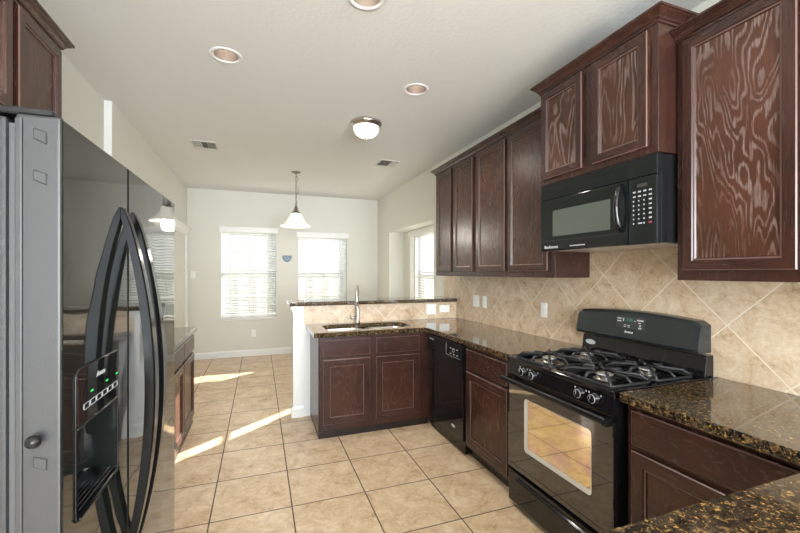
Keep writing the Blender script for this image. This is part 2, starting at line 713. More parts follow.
def panel_door(mb, face, plane, u0, u1, v0, v1, t=0.02, fw=0.055, flat=False):
    """recessed-panel door (slots: 0 stile, 1 panel, 2 rail) or slab drawer front when flat"""
    F = face_map(face, plane)
    if flat:
        rings = [(0, 0), (0, t - 0.005), (0.005, t)]
    else:
        rings = [(0, 0), (0, t - 0.004), (0.004, t), (fw, t), (fw + 0.003, t - 0.005), (fw + 0.009, t - 0.006), (fw + 0.013, t - 0.012)]
    edge = {1, 4} if not flat else {1}
    vs, fs, mi = [], [], []
    for i, w in rings:
        vs += [F(u0 + i, v0 + i, w), F(u1 - i, v0 + i, w), F(u1 - i, v1 - i, w), F(u0 + i, v1 - i, w)]
    for r in range(len(rings) - 1):
        for k in range(4):
            k2 = (k + 1) % 4
            fs.append([r * 4 + k, r * 4 + k2, (r + 1) * 4 + k2, (r + 1) * 4 + k])
            mi.append(3 if (r in edge and (not flat or r == 1)) else 2 if (k in (0, 2) or flat) else 0)
    b = (len(rings) - 1) * 4
    fs.append([b, b + 1, b + 2, b + 3])
    mi.append(2 if flat else 1)
    fs.append([3, 2, 1, 0])
    mi.append(0)
    mb.add(vs, fs, mi)


# ================================================================== SETTING
H = 2.80
XL, XLn, XR, YB, YR = -1.11, -1.162, 2.12, 7.08, -3.5
m = MB().box(-1.4, 2.9, -3.7, 7.35, -0.12, 0)
struct(m.build('floor', M_floor))
m = MB().box(-1.4, 2.9, -3.7, 7.35, H, H + 0.15)
ceil = struct(m.build('ceiling', M_ceil))
CANS = [(-0.199, 2.674), (1.104, 2.685), (0.502, 1.868)]
cut(ceil, [MB().lathe((x, y, H - 0.02), [(0.079, 0), (0.079, 0.13)], 40, smooth=False) for x, y in CANS])

# back wall with two windows
W1 = (-0.60, 0.275, 0.665, 2.14)
W2 = (0.65, 1.53, 0.665, 2.09)
bw = MB().box(-1.4, 2.9, YB, YB + 0.14, 0, H).build('wall_back', M_wall)
struct(bw)
cut(bw, [MB().box(w[0], w[1], YB - 0.1, YB + 0.3, w[2], w[3]) for w in (W1, W2)])
# right wall, with the window bay pushed out beyond it
m = MB()
m.box(XR, XR + 0.12, -3.6, 4.55, 0, H)
m.box(XR, XR + 0.12, 6.39, YB, 0, H)
m.box(XR, 2.54, 4.55, 6.39, 2.12, H)
m.box(XR + 0.12, 2.54, 4.43, 4.55, 0, H)
m.box(XR + 0.12, 2.54, 6.39, 6.51, 0, H)
struct(m.build('wall_right', M_wall))
W3 = (4.86, 6.10, 0.665, 2.06)
bay = MB().box(2.40, 2.54, 4.55, 6.39, 0, 2.12).build('wall_bay', M_wall)
struct(bay)
cut(bay, [MB().box(2.3, 2.7, W3[0], W3[1], W3[2], W3[3])])
m = MB()
m.box(XLn - 0.12, XLn, -3.6, 3.70, 0, H)
m.box(XL - 0.17, XL, 3.70, YB, 0, H)
struct(m.build('wall_left', M_wall))
# rear wall behind the camera with a wide opening added for fill light
m = MB()
m.box(-1.3, -1.0, YR - 0.1, YR, 0, H)
m.box(2.0, 2.24, YR - 0.1, YR, 0, H)
m.box(-1.0, 2.0, YR - 0.1, YR, 0, 0.3)
m.box(-1.0, 2.0, YR - 0.1, YR, 2.6, H)
struct(m.build('wall_rear', M_wall))
# white corner piece where the left wall steps forward
struct(MB().box(XLn, XL, 3.692, 3.70, 0, H - 0.002).build('trim_1', M_white))
# low wall behind the sink, carrying the raised bar
m = MB().box(0.31, XR, 3.93, 4.05, 0, 1.094)
struct(m.build('wall_middle', M_white))
m = MB()
for z0, z1, o in ((1.066, 1.094, 0.022), (1.045, 1.066, 0.012), (1.030, 1.045, 0.005)):
    m.box(0.31 - o, 0.409, 3.93 - o, 4.05 + o, z0, z1)
struct(m.build('trim_2', M_white))
# baseboards
BP = [(0, 0), (0.014, 0), (0.014, 0.085), (0.009, 0.10), (0.004, 0.108), (0, 0.108)]
m = MB().sweep_plan([(XR - 0.001, YB), (XL, YB)], BP)
struct(m.build('baseboard_back', M_white))
m = MB().sweep_plan([(XL, YB - 0.015), (XL, 4.18)], BP)
struct(m.build('baseboard_left', M_white))
m = MB().sweep_plan([(0.41, 3.93), (0.31, 3.93), (0.31, 4.05), (XR, 4.05)], BP)
struct(m.build('baseboard_middle', M_white))
m = MB().sweep_plan([(XR, 4.07), (XR, 4.55), (2.40, 4.55), (2.40, 6.39), (XR, 6.39), (XR, YB - 0.015)], BP)
struct(m.build('baseboard_right', M_white))

# white cased opening with a cornice on the left wall
t = struct(MB().box(XL, XL + 0.025, 6.93, 7.04, 0, 2.02, 0.003).build('trim_3', M_white))
m = MB().box(XL, XL + 0.025, 5.70, 5.81, 0, 2.02, 0.003)
m.box(XL, XL + 0.028, 5.68, 7.05, 2.02, 2.10, 0.003)
m.sweep_plan([(XL, 5.68), (XL, 7.05)], [(0, 2.06), (-0.03, 2.06), (-0.035, 2.08), (-0.055, 2.095), (-0.065, 2.12), (-0.085, 2.125), (-0.085, 2.14), (0, 2.14)])
m.build('cornice', M_white, t)


# ---- windows and blinds
def window(n, axis, w, plane, label):
    """axis 'y': window in the back wall (u = x); axis 'x': in the bay wall (u = y)"""
    u0, u1, z0, z1 = w

    def bx(mb, a0, a1, d0, d1, c0, c1, bev=0.002):
        if axis == 'y':
            mb.box(a0, a1, plane + d0, plane + d1, c0, c1, bev)
        else:
            mb.box(plane + d0, plane + d1, a0, a1, c0, c1, bev)
    fr = MB()
    f = 0.045
    for a0, a1, c0, c1 in ((u0, u0 + f, z0, z1), (u1 - f, u1, z0, z1), (u0 + f, u1 - f, z0, z0 + f), (u0 + f, u1 - f, z1 - f, z1)):
        bx(fr, a0, a1, 0.075, 0.13, c0, c1)
    mid = z0 + (z1 - z0) * 0.5
    if n == 3:
        bx(fr, u0 + f, u1 - f, 0.095, 0.112, mid - 0.014, mid + 0.014)
    else:
        bx(fr, u0 + f, u1 - f, 0.08, 0.125, mid - 0.025, mid + 0.025)
    for k in (1, 2):                      # muntin bars of the lower sash
        uu = u0 + (u1 - u0) * k / 3
        bx(fr, uu - 0.009, uu + 0.009, 0.092, 0.112, z0 + f, mid - 0.025, 0)
    zz = (z0 + mid) / 2
    bx(fr, u0 + f, u1 - f, 0.094, 0.110, zz - 0.009, zz + 0.009, 0)
    o = fr.build('window_%d' % n, M_white)
    struct(o, label)
    p = MB()
    bx(p, u0 + f * 0.6, u1 - f * 0.6, 0.100, 0.104, z0 + f * 0.6, z1 - f * 0.6, 0)
    p.build('window_pane', M_pane, o)
    s = MB()
    bx(s, u0 - 0.03, u1 + 0.03, -0.035, 0.075, z0 - 0.028, z0 - 0.001, 0.004)
    bx(s, u0 - 0.015, u1 + 0.015, -0.014, 0.0, z0 - 0.05, z0 - 0.028, 0.003)
    s.build('window_sill', M_white, o)
    return o


window(1, 'y', W1, YB, 'white window in the back wall left of the pendant lamp')
window(2, 'y', W2, YB, 'white window in the back wall behind the raised bar')
window(3, 'x', W3, 2.40, 'white window in the bay of the right wall')


def blind(axis, w, plane, zb, label, ua=None, ub=None):
    u0, u1, z0, z1 = w
    cx = (u0 + u1) / 2
    loc = (cx, plane - 0.01, z1) if axis == 'y' else (plane - 0.01, cx, z1)
    root = thing('window_blind', loc, label, 'blind', 'white horizontal blinds of the breakfast nook')

    def bx(mb, a0, a1, d0, d1, c0, c1, bev=0.0):
        if axis == 'y':
            mb.box(a0, a1, plane + d0, plane + d1, c0, c1, bev)
        else:
            mb.box(plane + d0, plane + d1, a0, a1, c0, c1, bev)
    h = MB()
    bx(h, u0 - 0.025, u1 + 0.025, -0.030, 0.0, z1 - 0.035, z1 + 0.05, 0.004)
    bx(h, u0 - 0.032, u1 + 0.032, -0.038, 0.0, z1 + 0.038, z1 + 0.058, 0.003)
    h.build('valance', M_white, root)
    a0 = (u0 + 0.006) if ua is None else ua
    a1 = (u1 - 0.006) if ub is None else ub
    sl = MB()
    pitch, wd, th, tilt = 0.043, 0.050, 0.0028, math.radians(34)
    z = z1 - 0.05
    while z > zb + 0.03:
        pts = []
        cs, sn = math.cos(tilt), math.sin(tilt)
        # room edge up, outer edge down
        dy, dz = wd / 2 * cs, wd / 2 * sn
        quad = [(-dy, dz), (dy, -dz), (dy, -dz + th), (-dy, dz + th)]
        c = plane + 0.038
        if axis == 'y':
            sl.prism([(c + q[0], z + q[1]) for q in quad], 'x', a0, a1)
        else:
            sl.prism([(c + q[0], z + q[1]) for q in quad], 'y', a0, a1)
        z -= pitch
    sl.build('slats', M_slat, root)
    b = MB()
    bx(b, a0, a1, 0.016, 0.060, zb - 0.004, zb + 0.014, 0.002)
    b.build('bottom_rail', M_white, root)
    cd = MB()
    for f in (0.16, 0.5, 0.84):
        uu = a0 + (a1 - a0) * f
        bx(cd, uu - 0.008, uu + 0.008, 0.0105, 0.012, zb, z1 - 0.03)
    cd.build('ladder_tape', M_cord, root)
    lc = MB()
    uu = a0 + (a1 - a0) * 0.88
    bx(lc, uu - 0.002, uu + 0.002, 0.002, 0.006, z1 - 0.22, z1 - 0.03)
    bx(lc, uu - 0.006, uu + 0.006, 0.000, 0.008, z1 - 0.25, z1 - 0.22, 0.002)
    lc.build('pull_cord', M_cord, root)
    return root


blind('y', W1, YB, 0.70, 'white slatted blind on the left back window, above the low floor outlet')
blind('y', W2, YB, 0.92, 'white slatted blind on the back window right of the blue plaque, behind the bar')
blind('x', W3, 2.40, 0.70, 'white slatted blind in the right-hand window bay beside the dark wall cabinets', None, 5.74)

# outside: lawn and a neighbouring house seen faintly through the slats
M_lawn = plain('dry_lawn', (0.30, 0.32, 0.18), 0.9, 0, 0, 3)
M_siding = plain('pale_siding', (0.50, 0.52, 0.52), 0.8)
M_roof = plain('grey_shingle_roof', (0.22, 0.24, 0.25), 0.9)
struct(MB().box(-25, 30, 7.36, 45, -0.25, -0.12).build('ground_outside', M_lawn))
hr = thing('neighbor_house', (-2, 16, -0.12), 'pale house with a grey gable roof outside, seen through the back blinds', 'house')
MB().box(-6, 1.2, 14, 22, -0.12, 2.7).build('house_wall', M_siding, hr)
MB().prism([(-6.5, 2.7), (1.7, 2.7), (-2.4, 5.2)], 'y', 13.6, 22.4).build('roof', M_roof, hr)
fr = thing('garden_fence', (6, 13, -0.12), 'pale board fence outside behind the windows', 'fence')
m = MB()
for k in range(60):
    m.box(1.3 + k * 0.16, 1.3 + k * 0.16 + 0.15, 12.0, 12.03, -0.12, 1.5)
m.build('fence_boards', M_siding, fr)


# ================================================================== CABINETS
def crown(path, z, parent, mat):
    prof = [(0, 0), (0.006, 0), (0.007, 0.010), (0.013, 0.013), (0.016, 0.020), (0.026, 0.032), (0.036, 0.038), (0.040, 0.044), (0.046, 0.046), (0.046, 0.056), (0, 0.056)]
    return MB().sweep_plan(path, [(-a, b) for a, b in prof], z=z).build('crown_moulding', mat, parent)


DOORM = [M_wood_v, M_wood_panel, M_wood_y, M_edge]
DOORF = [M_wood_v, M_wood_flame_glare, M_wood_y, M_edge]


def upper(loc, x0, x1, y0, y1, z0, z1, doors, zd0, zd1, label, group, face='-x', path=None, mats=DOORM):
    root = thing('wall_cabinet', loc, label, 'cabinet', group)
    m = MB().box(x0, x1, y0, y1, z0, z1, 0.0015)
    m.build('cabinet_body', M_wood_v, root)
    for a, b in doors:
        d = MB()
        panel_door(d, face, x0 if face == '-x' else x1, a, b, zd0, zd1, fw=0.042)
        d.build('cabinet_door', mats, root)
    if path:
        crown(path, z1 - 0.018, root, M_wood_y)
    return root


G_up = 'dark wooden wall cabinets'
upper((1.97, 3.44, 1.39), 1.82, 2.12, 3.022, 3.85, 1.392, 2.502, [(3.476, 3.80), (3.055, 3.412)], 1.437, 2.474,
      'dark wooden two-door wall cabinet at the far end, beside the window bay', G_up, path=[(2.12, 3.85), (1.82, 3.85), (1.82, 3.022)])
upper((1.97, 2.53, 1.39), 1.82, 2.12, 2.030, 3.020, 1.392, 2.502, [(2.565, 2.985), (2.085, 2.525)], 1.437, 2.474,
      'dark wooden two-door wall cabinet directly left of the microwave', G_up, path=[(1.82, 3.020), (1.82, 2.030)])
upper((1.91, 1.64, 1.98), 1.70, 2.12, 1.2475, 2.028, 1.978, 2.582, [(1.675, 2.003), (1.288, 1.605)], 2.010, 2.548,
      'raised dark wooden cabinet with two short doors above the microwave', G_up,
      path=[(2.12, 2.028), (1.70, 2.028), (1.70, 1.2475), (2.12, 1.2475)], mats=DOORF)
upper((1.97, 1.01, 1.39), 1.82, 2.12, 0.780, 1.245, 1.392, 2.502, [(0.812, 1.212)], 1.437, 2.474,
      'large single-door wall cabinet with bold pale glare painted along its grain, right of the microwave', G_up,
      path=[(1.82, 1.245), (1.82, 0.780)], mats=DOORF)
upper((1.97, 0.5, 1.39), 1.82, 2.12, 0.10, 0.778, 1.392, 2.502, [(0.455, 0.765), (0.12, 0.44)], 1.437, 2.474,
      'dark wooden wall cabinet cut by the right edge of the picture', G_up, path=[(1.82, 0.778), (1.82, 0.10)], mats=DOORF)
# left side, above and beside the refrigerator
upper((-1.03, 1.4, 2.0), -1.16, -0.90, 0.93, 1.900, 1.99, 2.502, [(0.96, 1.415), (1.43, 1.885)], 2.045, 2.474,
      'dark wooden cabinet above the refrigerator, cut by the left picture edge', G_up, face='+x',
      path=[(-0.90, 0.93), (-0.90, 1.900)])
upper((-1.03, 2.09, 1.39), -1.16, -0.90, 1.902, 2.29, 1.392, 2.502, [(1.925, 2.272)], 1.437, 2.474,
      'tall narrow dark wall cabinet behind the top of the refrigerator, in the upper left corner', G_up, face='+x',
      path=[(-0.90, 1.902), (-0.90, 2.29), (-1.16, 2.29)])

G_base = 'dark wooden base cabinets'


def base_right(y0, y1, dr, doors, label, ymat=M_wood_y):
    root = thing('base_cabinet', (1.8, (y0 + y1) / 2, 0), label, 'cabinet', G_base)
    m = MB().box(1.50, 2.118, y0, y1, 0.09, 0.872, 0.0015)
    m.build('cabinet_body', M_wood_v, root)
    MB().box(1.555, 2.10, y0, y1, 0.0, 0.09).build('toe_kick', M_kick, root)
    for a, b in dr:
        d = MB()
        panel_door(d, '-x', 1.50, a, b, 0.700, 0.845, flat=True)
        d.build('drawer_front', [M_wood_y, M_wood_y, M_wood_y, M_edge], root)
    for a, b in doors:
        d = MB()
        panel_door(d, '-x', 1.50, a, b, 0.125, 0.675, fw=0.055)
        d.build('cabinet_door', DOORM, root)
    return root


base_right(2.033, 2.633, [(2.085, 2.605)], [(2.085, 2.605)], 'base cabinet with one drawer and one door between dishwasher and gas range')
base_right(0.590, 1.236, [(0.615, 1.208)], [(0.615, 1.208)], 'base cabinet with a wide drawer, nearest on the right beside the gas range')

# sink cabinet on the peninsula
root = thing('base_cabinet', (1.0, 3.64, 0), 'sink base cabinet with two doors below two false drawer fronts', 'cabinet', G_base)
MB().box(0.484, 1.499, 3.35, 3.928, 0.055, 0.872, 0.0015).build('cabinet_body', M_wood_v, root)
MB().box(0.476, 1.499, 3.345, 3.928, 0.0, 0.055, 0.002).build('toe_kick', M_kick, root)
cut(root.children[0], [MB().box(0.52, 1.40, 3.37, 3.86, 0.60, 0.95)])
MX = [M_wood_v, M_wood_panel, M_wood_x, M_edge]
for a, b in ((0.512, 0.930), (0.985, 1.405)):
    d = MB()
    panel_door(d, '-y', 3.35, a, b, 0.700, 0.842, flat=True)
    d.build('drawer_front', [M_wood_x, M_wood_x, M_wood_x, M_edge], root)
    d = MB()
    panel_door(d, '-y', 3.35, a, b, 0.115, 0.672)
    d.build('cabinet_door', MX, root)
MB().box(0.474, 0.4835, 3.352, 3.928, 0.055, 0.872, 0.001).build('side_panel', M_wood_v, root)
# dark filler between sink cabinet and dishwasher
MB().box(1.4985, 1.56, 3.29, 3.45, 0.055, 0.872).build('corner_filler', M_wood_v, root)

# left base cabinet beyond the refrigerator
root = thing('base_cabinet', (-0.87, 3.0, 0), 'base cabinet with drawers along the left wall beyond the refrigerator', 'cabinet', G_base)
MB().box(-1.155, -0.60, 1.96, 3.69, 0.055, 0.866, 0.0015).build('cabinet_body', M_wood_v, root)
MB().box(-1.105, -0.60, 3.70, 4.14, 0.055, 0.866, 0.0015).build('cabinet_end_body', M_wood_v, root)
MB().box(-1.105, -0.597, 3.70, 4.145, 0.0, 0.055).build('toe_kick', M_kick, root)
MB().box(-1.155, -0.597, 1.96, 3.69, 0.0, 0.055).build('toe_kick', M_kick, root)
for k in range(4):
    b = 4.11 - k * 0.53
    a = b - 0.50
    d = MB()
    panel_door(d, '+x', -0.60, a, b, 0.700, 0.842, flat=True)
    d.build('drawer_front', [M_wood_y] * 3 + [M_edge], root)
    d = MB()
    panel_door(d, '+x', -0.60, a, b, 0.085, 0.672)
    d.build('cabinet_door', DOORM, root)

# near run, mostly hidden under its worktop
root = thing('base_cabinet', (1.4, 0.28, 0), 'dark base cabinet below the nearest granite worktop', 'cabinet', G_base)
MB().box(0.42, 2.118, -0.02, 0.548, 0.09, 0.872, 0.0015).build('cabinet_body', M_wood_v, root)
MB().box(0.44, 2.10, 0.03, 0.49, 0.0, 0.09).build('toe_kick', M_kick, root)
for a, b in ((0.45, 0.93), (0.96, 1.44)):
    d = MB()
    panel_door(d, '+y', 0.548, a, b, 0.125, 0.672)
    d.build('cabinet_door', MX, root)
    d = MB()
    panel_door(d, '+y', 0.548, a, b, 0.700, 0.845, flat=True)
    d.build('drawer_front', [M_wood_x] * 3 + [M_edge], root)

# ---- worktops
def slab(pts, z0, z1, name, bev=0.005):
    return MB().prism(pts, 'z', z0, z1, bev, seg=2).build(name, M_granite)


def rrect(x0, x1, y0, y1, r, n=8):
    pts = []
    for cx, cy, a0 in ((x1 - r, y1 - r, 0), (x0 + r, y1 - r, 90), (x0 + r, y0 + r, 180), (x1 - r, y0 + r, 270)):
        for k in range(n + 1):
            a = math.radians(a0 + 90 * k / n)
            pts.append((cx + r * math.cos(a), cy + r * math.sin(a)))
    return pts


ct = slab([(1.465, 2.030), (2.118, 2.030), (2.118, 3.917), (0.43, 3.917), (0.43, 3.305), (1.435, 3.305), (1.465, 3.275)], 0.873, 0.914, 'countertop')
tag(ct, 'polished brown granite worktop holding the sink, running round the corner to the range', 'countertop')
cut(ct, [MB().prism(rrect(0.56, 1.375, 3.40, 3.80, 0.10), 'z', 0.80, 1.0)])
ct2 = slab([(0.40, -0.05), (2.118, -0.05), (2.118, 1.240), (1.452, 1.240), (1.452, 0.585), (0.40, 0.585)], 0.873, 0.914, 'countertop')
tag(ct2, 'speckled gold and brown granite worktop in the near right corner', 'countertop')
ct3 = slab([(-1.107, 3.705), (-1.107, 4.17), (-0.565, 4.17), (-0.565, 1.95), (-1.158, 1.95), (-1.158, 3.685), (-1.107, 3.685)], 0.867, 0.905, 'countertop')
tag(ct3, 'dark granite worktop on the left, beyond the refrigerator', 'countertop')
bt = MB().prism([(0.275, 3.885), (2.10, 3.885), (2.10, 4.33), (0.275, 4.33)], 'z', 1.096, 1.135, 0.005, seg=2).build('bar_top', M_granite)
tag(bt, 'long narrow granite bar top on the low wall behind the sink', 'bar top')

# ---- backsplashes
m = MB().box(2.1085, 2.1195, -0.03, 4.232, 0.9145, 1.3915)
m.box(2.1085, 2.1195, 1.2475, 2.028, 1.3915, 1.60)
tag(m.build('backsplash', M_splash_side), 'diagonal tan travertine tile backsplash along the right wall', 'backsplash')
m = MB().box(0.41, 2.107, 3.9185, 3.9295, 0.9145, 1.094)
tag(m.build('backsplash', M_splash_bar), 'low strip of tan tile on the wall between sink worktop and raised bar', 'backsplash')


# ---- outlets and switches
def plate(face, plane, u, z, label, kind='outlet', gang=1, w=0.07, h=0.116, horiz=False):
    F = face_map(face, plane)
    loc = F(u, z, 0)
    name = 'wall_outlet' if kind == 'outlet' else 'light_switch'
    root = thing(name, loc, label, 'outlet' if kind == 'outlet' else 'switch')
    W = w * gang if gang == 1 else 0.116 * gang / 2 + 0.0
    Hh = h
    if horiz:
        W, Hh = h, w

    def bx(mb, u0, u1, v0, v1, w0, w1, bev):
        p, q = F(u0, v0, w0), F(u1, v1, w1)
        mb.box(min(p[0], q[0]), max(p[0], q[0]), min(p[1], q[1]), max(p[1], q[1]), min(p[2], q[2]), max(p[2], q[2]), bev)
    m = MB()
    bx(m, u - W / 2, u + W / 2, z - Hh / 2, z + Hh / 2, 0.0003, 0.006, 0.002)
    m.build('cover_plate', M_plate, root)
    for g in range(gang):
        uc = u + (g - (gang - 1) / 2) * 0.046
        if kind == 'outlet':
            for s in (-1, 1):
                r = MB()
                if horiz:
                    bx(r, u + s * 0.02 - 0.013, u + s * 0.02 + 0.013, z - 0.016, z + 0.016, 0.006, 0.0085, 0.002)
                else:
                    bx(r, uc - 0.016, uc + 0.016, z + s * 0.02 - 0.013, z + s * 0.02 + 0.013, 0.006, 0.0085, 0.002)
                so = r.build('socket', M_plate, root)
                q = MB()
                for e in (-1, 1):
                    if horiz:
                        bx(q, u + s * 0.02 - 0.005, u + s * 0.02 + 0.005, z + e * 0.006 - 0.0012, z + e * 0.006 + 0.0012, 0.0085, 0.0088, 0)
                    else:
                        bx(q, uc + e * 0.006 - 0.0012, uc + e * 0.006 + 0.0012, z + s * 0.02 - 0.005, z + s * 0.02 + 0.005, 0.0085, 0.0088, 0)
                q.build('slot', M_slot, so)
        else:
            r = MB()
            bx(r, uc - 0.016, uc + 0.016, z - 0.034, z + 0.034, 0.006, 0.0085, 0.002)
            r.build('rocker', M_plate, root)
    return root


plate('-x', 2.108, 3.487, 1.133, 'wide white double switch plate on the right backsplash, nearest the bar corner', 'switch', 2)
plate('-x', 2.108, 3.330, 1.133, 'narrow white outlet plate right of the double switch on the backsplash')
plate('-x', 2.108, 2.474, 1.132, 'single white switch plate on the backsplash, left of the range back panel', 'switch')
plate('-y', 3.918, 1.79, 1.020, 'blank-looking white plate on the low bar tile, left of the corner outlet', 'switch', 2)
plate('-y', 3.918, 1.955, 1.020, 'white outlet lying sideways on the low bar tile by the corner', horiz=True, w=0.08, h=0.125)
plate('-y', YB, -1.015, 1.39, 'white light switch on the back wall, left of the left window', 'switch')
plate('-y', YB, -0.096, 0.385, 'white outlet low on the back wall below the left window')

# ---- blue half-round plaque
root = thing('wall_plaque', (0.456, YB, 1.672), 'small blue half-round plaque on the wall between the back windows', 'plaque')
pts = []
for k in range(25):
    a = PI + PI * k / 24
    pts.append((0.456 + 0.083 * math.cos(a), 1.725 + 0.118 * math.sin(a)))
MB().prism(pts, 'y', YB - 0.012, YB - 0.001, 0.003).build('plaque_body', M_plaque, root)
m = MB()
M_plq = plain('plaque_relief_pale', (0.22, 0.30, 0.36), 0.5)
m.tube([(0.456 + 0.026 * math.cos(a * PI / 8), YB - 0.013, 1.678 + 0.026 * math.sin(a * PI / 8)) for a in range(16)], 0.003, 6, closed=True)
m.tube([(0.415, YB - 0.013, 1.70), (0.44, YB - 0.013, 1.675), (0.475, YB - 0.013, 1.69), (0.50, YB - 0.013, 1.65)], 0.003, 6)
m.build('relief', M_plq, root)

# ================================================================== SINK, FAUCET
root = thing('kitchen_sink', (0.97, 3.6, 0.68), 'double-bowl stainless undermount sink in the peninsula worktop', 'sink')


def ringmesh(mb, loops, mi=0, capend=True, smooth=True):
    n = len(loops[0])
    vs = [p for l in loops for p in l]
    fs = []
    for j in range(len(loops) - 1):
        for k in range(n):
            k2 = (k + 1) % n
            fs.append([j * n + k, j * n + k2, (j + 1) * n + k2, (j + 1) * n + k])
    if capend:
        fs.append([(len(loops) - 1) * n + k for k in range(n)])
    mb.add(vs, fs, mi, smooth)


def loop(x0, x1, y0, y1, r, z):
    return [(p[0], p[1], z) for p in rrect(x0, x1, y0, y1, r, 8)]


for a, b in ((0.555, 0.955), (0.98, 1.38)):
    m = MB()
    ringmesh(m, [loop(a, b, 3.393, 3.807, 0.09, 0.8722), loop(a + .008, b - .008, 3.403, 3.797, 0.085, 0.868), loop(a + .014, b - .014, 3.412, 3.788, 0.08, 0.74), loop(a + .04, b - .04, 3.44, 3.76, 0.06, 0.70), loop(a + .16, b - .16, 3.56, 3.64, 0.03, 0.694)])
    bo = m.build('sink_bowl', M_steel, root)
    MB().lathe(((a + b) / 2, 3.6, 0.693), [(0.0, 0.004), (0.03, 0.004), (0.042, 0.006), (0.045, 0.002)], 24).build('drain', M_nickel, bo)
MB().box(0.94, 0.995, 3.42, 3.78, 0.84, 0.862, 0.008, seg=3, smooth=True).build('divider', M_steel, root)

root = thing('kitchen_faucet', (0.94, 3.855, 0.914), 'brushed nickel gooseneck faucet standing behind the sink', 'faucet')
m = MB()
m.lathe((0.94, 3.855, 0.914), [(0.030, 0), (0.030, 0.006), (0.024, 0.012), (0.021, 0.02), (0.020, 0.14), (0.017, 0.16), (0.0135, 0.17)], 24)
pts = [(0.94, 3.855, 1.07), (0.94, 3.855, 1.20)]
for k in range(1, 13):
    a = PI * k / 13 * 1.0
    pts.append((0.94 - (1 - math.cos(a)) * 0.016, 3.855 - (1 - math.cos(a)) * 0.052, 1.23 + 0.062 * math.sin(a)))
pts.append((0.905, 3.748, 1.205))
m.tube(pts, 0.0125, 14)
m.build('faucet_body', M_nickel, root)
MB().tube([(0.905, 3.748, 1.225), (0.904, 3.744, 1.20), (0.902, 3.740, 1.14), (0.901, 3.738, 1.115)], [0.0145, 0.016, 0.018, 0.016], 16).build('spray_head', M_nickel, root)
m = MB().tube([(0.925, 3.853, 0.965), (0.90, 3.848, 0.965), (0.872, 3.842, 0.965)], [0.013, 0.013, 0.013], 14)
m.tube([(0.874, 3.842, 0.965), (0.866, 3.838, 0.985), (0.860, 3.834, 1.000)], [0.006, 0.005, 0.004], 8)
m.build('lever_handle', M_nickel, root)

# ================================================================== DISHWASHER
root = thing('dishwasher', (1.8, 2.94, 0), 'black built-in dishwasher in the corner next to the sink cabinet', 'dishwasher')
MB().box(1.505, 2.09, 2.640, 3.272, 0.02, 0.868).build('dishwasher_body', M_satin, root)
m = MB().box(1.478, 1.504, 2.642, 3.262, 0.115, 0.722, 0.004, seg=2)
dd = m.build('dishwasher_door', M_black, root)
F = face_map('-x', 1.478)
m = MB()                                 # raised border pressed into the door front
for (a, b, c, d) in ((2.72, 3.19, 0.285, 0.293), ):
    m.box(1.476, 1.479, a, b, c, d, 0.001)
m.build('pressed_line', M_satin, dd)
m = MB().prism([(1.504, 0.728), (1.478, 0.728), (1.466, 0.742), (1.464, 0.862), (1.504, 0.868)], 'y', 2.642, 3.262, 0.003, seg=2)
cp = m.build('control_panel', M_satin, root)
MB().prism([(1.470, 0.722), (1.478, 0.722), (1.478, 0.742), (1.468, 0.742)], 'y', 2.80, 3.14, 0.002).build('handle_recess', M_black, root)
m = MB().box(1.5, 1.53, 2.642, 3.262, 0.012, 0.112, 0.002)
m.build('kick_plate', M_black, root)
m = MB()
for k in range(3):
    for j in range(2):
        m.box(1.4628, 1.4645, 2.70 + k * 0.055, 2.72 + k * 0.055, 0.765 + j * 0.045, 0.772 + j * 0.045)
m.box(1.4628, 1.4645, 2.66, 2.90, 0.748, 0.7495)
m.box(1.4628, 1.4645, 2.898, 2.90, 0.748, 0.845)
m.box(1.4628, 1.4645, 3.14, 3.23, 0.825, 0.832)
m.build('printed_marks', M_mark, cp)
MB().tube([(1.4635, 2.775 + 0.016 * math.cos(a * PI / 8), 0.80 + 0.016 * math.sin(a * PI / 8)) for a in range(16)], 0.0012, 6, closed=True).build('button_ring', M_mark, cp)
m = MB()
m.add([(1.4765, 2.80 + 0.032 * math.cos(a * PI / 12), 0.185 + 0.012 * math.sin(a * PI / 12)) for a in range(24)], [list(range(24))])
m.build('oval_badge', M_logo, dd)

# ================================================================== GAS RANGE
Y0, Y1, XF = 1.260, 2.024, 1.445
root = thing('gas_range', (1.77, 1.642, 0), 'black freestanding gas range with four burners and a windowed oven door', 'range')
MB().box(1.475, 2.10, Y0 + 0.004, Y1 - 0.004, 0.03, 0.88, 0.002).build('range_body', M_satin, root)
for y in (Y0 + 0.05, Y1 - 0.05):
    for x in (1.52, 2.05):
        MB().lathe((x, y, 0), [(0.018, 0), (0.018, 0.03)], 12).build('levelling_foot', M_satin, root)
# lower drawer with a pressed pull
m = MB().box(XF + 0.004, 1.475, Y0 + 0.004, Y1 - 0.004, 0.035, 0.225, 0.005, seg=2)
dr = m.build('storage_drawer', M_black, root)
MB().prism([(XF + 0.004, 0.165), (XF - 0.010, 0.175), (XF - 0.012, 0.190), (XF + 0.004, 0.200)], 'y', Y0 + 0.09, Y1 - 0.09, 0.003).build('drawer_pull', M_black, dr)
